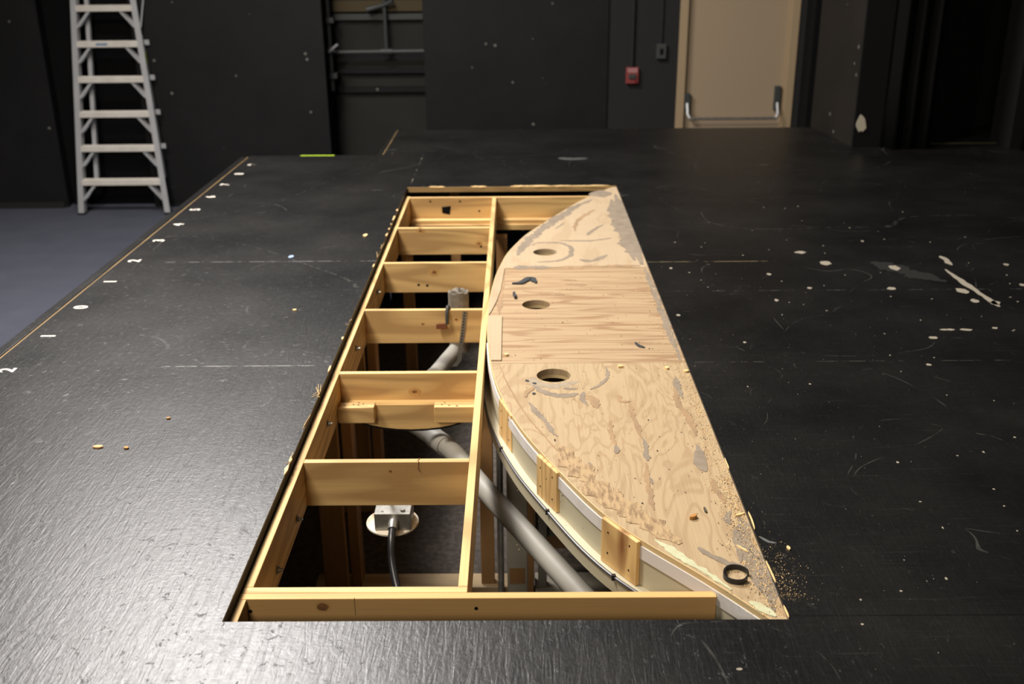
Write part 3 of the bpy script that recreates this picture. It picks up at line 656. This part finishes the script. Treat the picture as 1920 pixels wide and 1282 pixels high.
bm = ribbon([(.556, 5.8), (.558, 5.0), (.556, 4.45)], .05, ZL+.0001, ZL+.0005, .3); obj('glue_residue', bm, M_glue, sheets[0])
bm = ribbon([(.562, 4.40), (.563, 3.8), (.562, 3.33)], .026, ZL+.0001, ZL+.0004, .4); obj('glue_residue', bm, M_glue, sheets[1])
bm = ribbon([(.56, 2.30), (.55, 2.12), (.555, 1.98), (.556, 1.90)], .045, ZL+.0001, ZL+.0004, .4); obj('glue_residue', bm, M_glue, sheets[2])
# curved face below the plywood
def band(y0, y1, r0, r1, z0, z1, n=70):
    bm = B(); rows = []
    for k in range(n+1):
        y = y0+(y1-y0)*k/n; a, b_ = off(y, r0), off(y, r1)
        rows.append([bm.verts.new((*a, z1)), bm.verts.new((*b_, z1)), bm.verts.new((*b_, z0)), bm.verts.new((*a, z0))])
    for p, q in zip(rows, rows[1:]):
        for k in range(4): bm.faces.new((p[k], p[(k+1) % 4], q[(k+1) % 4], q[k]))
    bm.faces.new(rows[0]); bm.faces.new(rows[-1][::-1]); return bm
obj('plywood_edge_band', band(1.80, 5.96, -.0005, .003, ZL-.016, ZL-.0005), M_plye, bt, 'layered plywood edge')
obj('white_edge_strip', band(1.80, 3.55, 0, .006, -.058, ZL-.016), M_white, bt, 'white filler strip under the plywood edge', smooth=True)
obj('curved_fascia', band(1.80, 5.90, -.012, .002, -.215, -.024), M_cream, bt, 'cream painted curved face', smooth=True)
lgd = obj('curved_ledge', band(2.045, 5.2, .002, .024, -.150, -.137), M_cpaint if False else M_cream, bt, 'narrow cream ledge', smooth=True)
obj('ledge_front', band(2.045, 5.2, .013, .024, -.190, -.150), M_cream, bt, 'cream front strip hanging under the ledge', smooth=True)
for x0, y0, x1, y1, zb, i in ((.209, 2.300, .287, 2.182, -.1365, 0), (.050, 2.645, .103, 2.534, -.1365, 1), (-.064, 3.03, -.024, 2.90, -.1365, 2)):
    a = Vector((x0, y0, 0)); b_ = Vector((x1, y1, 0)); d = (b_-a).normalized(); n = Vector((-d.y, d.x, 0))
    if n.x < 0: n = -n
    ymid = (y0+y1)/2; q = Vector((lensx(ymid), ymid, 0)); th = (q-(a+b_)/2).dot(n)
    th = max(.012, min(.045, th-.003))
    pts = [a, b_, b_+n*th, a+n*th]
    bm = prism(B(), [(p.x, p.y) for p in pts], zb, -.010); M_b = M_pz
    bk = obj('wood_block', bm, M_b, bt, bevel=.002)
    bm = B()
    for u, z in ((.2, -.04), (.8, -.035), (.2, -.10), (.8, -.105)):
        p = a.lerp(b_, u); tube(bm, [(p.x, p.y, z), (p.x-n.x*.0008, p.y-n.y*.0008, z)], .0028, 8)
    obj('screw_head', bm, M_blackmatt, bk, kind='stuff')
# framing below the plywood
bm = B(); box(bm, .06, .56, 2.75, 2.79, -.17, -.029); box(bm, .02, .56, 3.62, 3.66, -.17, -.029); box(bm, .10, .56, 4.9, 4.94, -.17, -.029)
obj('under_joist', bm, M_post, bt)
tag(obj('floor_plank', boxm(-.02, .5, 3.30, 3.42, -.34, -.30), M_post, bevel=.002), 'brown plank seen through the nearest round hole', 'plank')
cab = smoothpath([(*off(y, .0275), -.141) for y in [2.06+.1*k for k in range(18)]], 3)
ct = root('black_cable', (.1, 2.5, -.139), 'thin black cable clipped along the cream ledge under the curved plywood', 'cable')
obj('cable_run', tube(B(), cab, .0042, 8), mat('grey_black_cable', (.05, .05, .055), .4), ct, smooth=True)
for y in (2.245, 2.56, 2.94):
    p = off(y, .028); obj('cable_clip', boxm(p[0]-.005, p[0]+.005, p[1]-.005, p[1]+.005, -.148, -.134), M_black, ct)
# painted upright boards and conduit below the bench
t = root('painted_post', (-.01, 3.4, FZ+.3), 'white painted upright with a chipped brown patch near its foot', 'post')
obj('upright', boxm(-.048, .030, 3.40, 3.44, FZ+.0042, -.35), mat('dirty_white_paint', (.36, .33, .27), .7), t, bevel=.003)
obj('chipped_patch', boxm(-.040, .020, 3.3985, 3.3999, -.965, -.895), mat('bare_brown_wood', (.30, .16, .06), .8), t)
obj('side_board', boxm(.0305, .055, 3.40, 3.49, FZ+.0042, -.35), M_post, t, bevel=.003)
tag(obj('conduit', tube(B(), [(-.072, 3.40, FZ+.0042), (-.072, 3.40, -.20)], .0125, 12), M_steel, smooth=True), 'slim metal conduit standing beside the white painted upright', 'conduit')
tag(obj('painted_post', boxm(.072, .105, 3.42, 3.46, FZ+.042, -.35), mat('dirty_grey_paint', (.25, .24, .20), .7), bevel=.003), 'short grey painted upright right of the chipped white one', 'post')
tag(obj('painted_board', boxm(.06, .6, 3.47, 3.51, -.80, -.66), mat('grey_board', (.20, .185, .15), .8), bevel=.003), 'grey painted board lying across behind the uprights', 'board')
tag(obj('floor_plate', boxm(.06, .6, 3.36, 3.52, FZ+.0042, FZ+.0418), mat('pale_plate', (.30, .27, .21), .8), bevel=.003), 'pale timber plate on the floor under the curved plywood', 'timber plate')
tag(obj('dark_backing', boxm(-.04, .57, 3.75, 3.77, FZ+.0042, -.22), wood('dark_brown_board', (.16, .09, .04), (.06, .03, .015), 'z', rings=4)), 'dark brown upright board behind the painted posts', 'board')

# ================================================================= conduit pipe, stub and strap
kx = []
def knot(par, x, y, z, r, ring=2.6):
    bm = B(); bm2 = B()
    def disc(b, rr, yy):
        ph = random.random()
        vs = [b.verts.new((x+rr*1.25*math.cos(q)*random.uniform(.9, 1.1), yy, z+rr*.9*math.sin(q)*random.uniform(.9, 1.1))) for q in [2*math.pi*k/16 for k in range(16)]]
        b.faces.new(vs)
    disc(bm2, r*ring, y-.0002); disc(bm, r, y-.0004)
    o2 = obj('knot_halo', bm2, M_knotring, par); obj('knot', bm, M_knot, par)
JO = {round(o.data.vertices[0].co.y, 3): o for o in fr.children if o.name.startswith('cross_joist')}
js = [o for o in fr.children if o.name.startswith('cross_joist')]
for ji, x, z, r in ((0, -.20, -.115, .006), (0, -.50, -.045, .007), (1, -.385, -.075, .008), (2, -.385, -.09, .004), (2, -.25, -.07, .005), (3, -.36, -.10, .007), (3, -.30, -.14, .004), (4, -.37, -.06, .004)):
    knot(js[ji], x, JY[ji]-.022, z, r, 2.6 if r > .0055 else 2.0)
knot(hd, -.451, 1.986, -.052, .011, 1.5)
t = root('grey_pipe', (-.3, 3.4, -.3), 'thick grey pipe bending under the joists from the strap down to the curved bench', 'pipe')
P = [(-.25, 4.20, -.285), (-.30, 4.06, -.30), (-.345, 3.90, -.305), (-.40, 3.68, -.305), (-.415, 3.55, -.30), (-.395, 3.45, -.295), (-.345, 3.375, -.29), (-.228, 3.20, -.29), (-.115, 2.965, -.30), (.045, 2.66, -.315), (.23, 2.31, -.335), (.42, 1.95, -.35)]
obj('pipe_run', tube(B(), smoothpath(P, 5), .0335, 20), M_pipe, t, smooth=True)
for a, b_ in (((-.345, 3.90, -.305), (-.372, 3.79, -.305)), ((-.300, 3.31, -.289), (-.255, 3.243, -.29))):
    obj('coupling', tube(B(), [a, b_], .037, 20), M_pipe, t, smooth=True)
t = root('pipe_stub', (-.253, 4.17, -.2), 'dusty dark round pipe stub standing upright between two joists', 'pipe stub')
bm = B(); rings = []
for z, r_ in ((-.30, .043), (-.06, .0435), (-.034, .0435)):
    rings.append([bm.verts.new((-.253+r_*math.cos(2*math.pi*k/24), 4.17+r_*math.sin(2*math.pi*k/24), z)) for k in range(24)])
for a, b_ in zip(rings, rings[1:]):
    for k in range(24): bm.faces.new((a[k], a[(k+1) % 24], b_[(k+1) % 24], b_[k]))
obj('stub_body', bm, M_dustpipe, t, smooth=True)
bm = B(); ring = [bm.verts.new((-.253+.0436*math.cos(2*math.pi*k/24), 4.17+.0436*math.sin(2*math.pi*k/24), -.034+random.uniform(-.004, .009))) for k in range(24)]
ring2 = [bm.verts.new((-.253+.026*math.cos(2*math.pi*k/24), 4.17+.026*math.sin(2*math.pi*k/24), -.034+random.uniform(-.012, .009))) for k in range(24)]
cv = bm.verts.new((-.253, 4.17, -.040))
for k in range(24): bm.faces.new((ring[k], ring[(k+1) % 24], ring2[(k+1) % 24], ring2[k])); bm.faces.new((ring2[k], ring2[(k+1) % 24], cv))
low = [bm.verts.new((v.co.x, v.co.y, -.05)) for v in ring]
for k in range(24): bm.faces.new((low[k], low[(k+1) % 24], ring[(k+1) % 24], ring[k]))
obj('packed_filling', bm, M_dustpipe, t, 'crumbly grey filling in the open end')
t = root('hanger_strap', (-.22, 3.93, -.1), 'perforated metal hanger strap holding the grey pipe to a joist', 'strap')
sp = [(-.214, 3.9302, -.036), (-.222, 3.9302, -.11), (-.232, 3.9302, -.172), (-.243, 3.93, -.25), (-.262, 3.93, -.275)]
bm = B(); pr = None
for p in sp:
    cur = [bm.verts.new((p[0]+dx, p[1]+dy, p[2])) for dx, dy in ((-.009, 0), (.009, 0), (.009, -.0016), (-.009, -.0016))]
    if pr:
        for k in range(4): bm.faces.new((pr[k], pr[(k+1) % 4], cur[(k+1) % 4], cur[k]))
    pr = cur
obj('strap_band', bm, M_steel, t)
bm = B()
for k in range(11):
    u = k/10; z = -.042-.125*u; x = -.2145-.0175*u; tube(bm, [(x, 3.9290, z), (x, 3.928, z)], .0032, 8)
obj('strap_hole', bm, M_blackmatt, t, kind='stuff')
t = root('spring_clamp', (-.29, 3.93, -.06), 'small rusty metal clamp hooked over the joist below the pipe stub', 'clamp')
obj('hook', tube(B(), smoothpath([(-.280, 3.957, -.05), (-.281, 3.955, -.024), (-.284, 3.935, -.022), (-.286, 3.922, -.04), (-.286, 3.918, -.085)], 4), .007, 8), M_dgrey, t, smooth=True)
obj('rusty_tip', prism(B(), [(-.288, 3.918), (-.33, 3.914), (-.322, 3.925), (-.29, 3.930)], -.105, -.086), mat('rust', (.20, .07, .03), .8), t)

# ================================================================= floor box with cable
t = root('floor_box', (-.40, 2.84, -.35), 'galvanised electrical box on a round rusty white flange below the second joist', 'electrical box')
obj('round_flange', tube(B(), [(-.400, 2.842, -.352), (-.400, 2.842, -.345)], .0825, 40), M_rust, t, bevel=.0015)
bx = obj('box_body', boxm(-.449, -.336, 2.785, 2.885, -.3448, -.285), M_steel, t, bevel=.003)
bm = B(); tube(bm, [(-.425, 2.80, -.285), (-.425, 2.80, -.283)], .004, 8); tube(bm, [(-.362, 2.803, -.285), (-.362, 2.803, -.279)], .008, 8)
obj('box_screw', bm, M_bolt, bx)
obj('cable_connector', tube(B(), [(-.389, 2.786, -.312), (-.389, 2.765, -.312), (-.389, 2.748, -.318)], [.015, .0155, .014], 16), M_steel, t, smooth=True)
obj('mounting_bracket', tube(B(), [(-.41, 2.69, -.10), (-.41, 2.70, -.15), (-.41, 2.855, -.22), (-.41, 2.865, -.286)], .006, 8), M_steel, t)
tag(obj('black_cable', tube(B(), smoothpath([(-.389, 2.748, -.319), (-.389, 2.715, -.335), (-.384, 2.665, -.375), (-.365, 2.60, -.42), (-.338, 2.53, -.46), (-.318, 2.47, -.50), (-.30, 2.38, -.58), (-.27, 2.28, -.75), (-.22, 2.2, FZ+.015)], 6), .0115, 14), M_black, smooth=True), 'thick glossy black cable curving down from the electrical box', 'cable')

# ================================================================= small things on the plywood and the deck
z0 = ZL+.0006
pts = [(.497+.028*math.cos(a)*(1+.08*math.sin(2*a)), 2.030+.031*math.sin(a), z0+.007+.003*math.sin(a+1)) for a in [2*math.pi*k/36 for k in range(34)]]
bm = B(); pr = None
for k, p in enumerate(pts):
    a = 2*math.pi*k/36; n = Vector((math.cos(a), math.sin(a), 0)); h = .006
    cur = [bm.verts.new((p[0]+n.x*s_*.0018, p[1]+n.y*s_*.0018, z0+.0002+(2*h if q else 0))) for s_, q in ((-1, 0), (1, 0), (1, 1), (-1, 1))]
    if pr:
        for q in range(4): bm.faces.new((pr[q], pr[(q+1) % 4], cur[(q+1) % 4], cur[q]))
    else: bm.faces.new(cur)
    pr = cur
bm.faces.new(pr[::-1])
tag(obj('rubber_loop', bm, M_black, smooth=False), 'black loop of rubber strip lying on the near corner of the plywood', 'loop')
def scrap(path, w, h, lab, m_=None, name='rubber_scrap'):
    return tag(obj(name, ribbon(path, w, z0, z0+h, .3, .006), m_ or mat('scrap_dark', (.03, .035, .04), .6)), lab, 'scrap')
scrap([(-.025, 4.185), (.010, 4.19), (.030, 4.22), (.045, 4.25), (.062, 4.245), (.076, 4.19)], .026, .006, 'hooked dark rubber scrap above the middle round hole')
scrap([(-.016, 4.055), (-.012, 3.99)], .010, .012, 'small upright dark scrap left of the middle round hole')
scrap([(.423, 3.502), (.434, 3.465), (.452, 3.449)], .012, .003, 'dark flake lying on the middle plywood section near the stage deck')
scrap([(.022, 3.165), (.034, 3.158)], .010, .002, 'small black flake left of the nearest round hole, farthest of three')
scrap([(.046, 3.143), (.058, 3.136)], .009, .002, 'small black flake left of the nearest round hole, middle of three')
scrap([(.044, 3.060), (.055, 3.056)], .012, .002, 'small black flake below the nearest round hole, nearest of three')
labs = ['pale wood sliver lying across the sawdust at the plywood right edge', 'long pale splinter standing along the deck edge beside the sawdust', 'long pale splinter at the deck edge right of the black rubber loop', 'pale splinter at the near right corner of the plywood', 'pale wood sliver on the sawdust above the black rubber loop', 'short tan chip on the black deck right of the plywood', 'short pale splinter on the deck edge beside the large glue streak', 'chunky brown wood chip on the near plywood section', 'small dark splinter near the brown wood chip']
for i, p in enumerate(SLIVERS):
    if i in (1, 2, 3, 6): p = [(max(q[0], .5765), q[1]) for q in p]; za = .0004; w = .0034
    elif i == 5: za = .0006; w = .008
    else: za = z0; w = .005 if i < 5 else (.022 if i == 7 else .006)
    if i == 5: zt_ = .004
    o = obj('wood_chip', ribbon(p, w, za, za+(.009 if i == 7 else .0035), .3 if i > 4 else .12, .006 if i > 4 else .012), M_chipb if i == 7 else (mat('dark_sliver', (.06, .05, .03), .8) if i == 8 else M_chip))
    tag(o, labs[i], 'wood chip')
for x, y, rx, ry_, m_, lab in ((-1.22, 2.685, .014, .008, M_orange, 'orange curled wood chip on the left part of the deck'), (-1.135, 2.677, .008, .006, M_chipb, 'small tan wood chip right of the orange chip on the deck'),
    (-1.074, 2.874, .006, .005, M_chipb, 'tiny brown wood crumb on the deck behind the orange chip'), (-.748, 4.936, .010, .02, M_chip, 'pale wood chip on the deck left of the far joists'),
    (-.88, 3.853, .007, .007, M_chip, 'tiny pale crumb on the deck left of the middle joists')):
    tag(obj('wood_chip', blob(B(), x, y, rx, ry_, .0006, .005, 8, .3), m_), lab, 'wood chip')
tag(obj('paper_scrap', blob(B(), -1.041, 4.582, .016, .022, .0006, .004, 7, .3), M_blue), 'pale blue paper scrap on the seam of the left deck', 'scrap')
for x, y, lab in ((-.041, 3.387, 'pale wood crumb on the plywood above the nearest hole, by the curved edge'), (.348, 3.274, 'pale wood crumb just below the seam right of the nearest hole'), (.565, 3.229, 'pale wood crumb at the right edge of the near plywood'), (.504, 3.258, 'pale wood crumb below the seam near the deck edge')):
    tag(obj('wood_chip', blob(B(), x, y, .009, .008, z0, z0+.006, 6, .35), M_chip), lab, 'wood chip')
tag(obj('tape_strip', boxm(-1.452, -1.225, 6.928, 6.9445, .0003, .0012), M_green), 'neon green tape strip at the far left edge of the deck', 'tape')
# sawdust
def crumbs(name, n, fx, fy, z, m_, lab, s0=.0008, s1=.0028):
    bm = B()
    for k in range(n):
        x, y = fx(), fy(); s = random.uniform(s0, s1)
        vs = [bm.verts.new((x+random.uniform(-s, s), y+random.uniform(-s, s)*1.5, z+q)) for q in (0, 0, 0)] + [bm.verts.new((x, y, z+s*random.uniform(.3, 1)))]
        for f in ((0,1,2),(0,1,3),(1,2,3),(2,0,3)): bm.faces.new([vs[i] for i in f])
    return tag(obj(name, bm, m_), lab, 'sawdust', kind='stuff')
def yn(): return random.choice([random.uniform(1.88, 2.5), random.uniform(1.88, 3.2), random.uniform(1.9, 4.3)])
crumbs('sawdust', 2600, lambda: .574 - abs(random.gauss(0, .028)), yn, z0+.0004, M_chip, 'pale sawdust heaped along the right edge of the plywood')
crumbs('sawdust_dark', 900, lambda: .574 - abs(random.gauss(0, .035)), yn, z0+.0004, mat('dark_dust', (.10, .08, .05), .9), 'dark dust grains mixed along the right edge of the plywood')
crumbs('sawdust', 420, lambda: .58 + abs(random.gauss(0, .035)), lambda: 1.93+abs(random.gauss(0, .12)), .0003, M_chip, 'sawdust sprinkled on the black deck near the plywood corner', .0006, .0018)
crumbs('sawdust', 260, lambda: random.uniform(-.02, .55), lambda: random.uniform(2.1, 4.3), z0+.0005, mat('mixed_grit', (.30, .20, .10), .9), 'grit scattered over the plywood top', .001, .0035)
crumbs('dark_grit', 90, lambda: random.uniform(-.02, .55), lambda: random.uniform(2.15, 4.3), z0+.0005, mat('dark_grit', (.05, .035, .025), .9), 'dark grit specks scattered over the plywood top', .0015, .0045)
crumbs('dust', 350, lambda: .59+abs(random.gauss(0, .5)), lambda: random.uniform(1.3, 4.5), .0003, mat('pale_dust', (.35, .33, .30), .9), 'pale dust grains on the black deck right of the plywood', .0006, .0018)
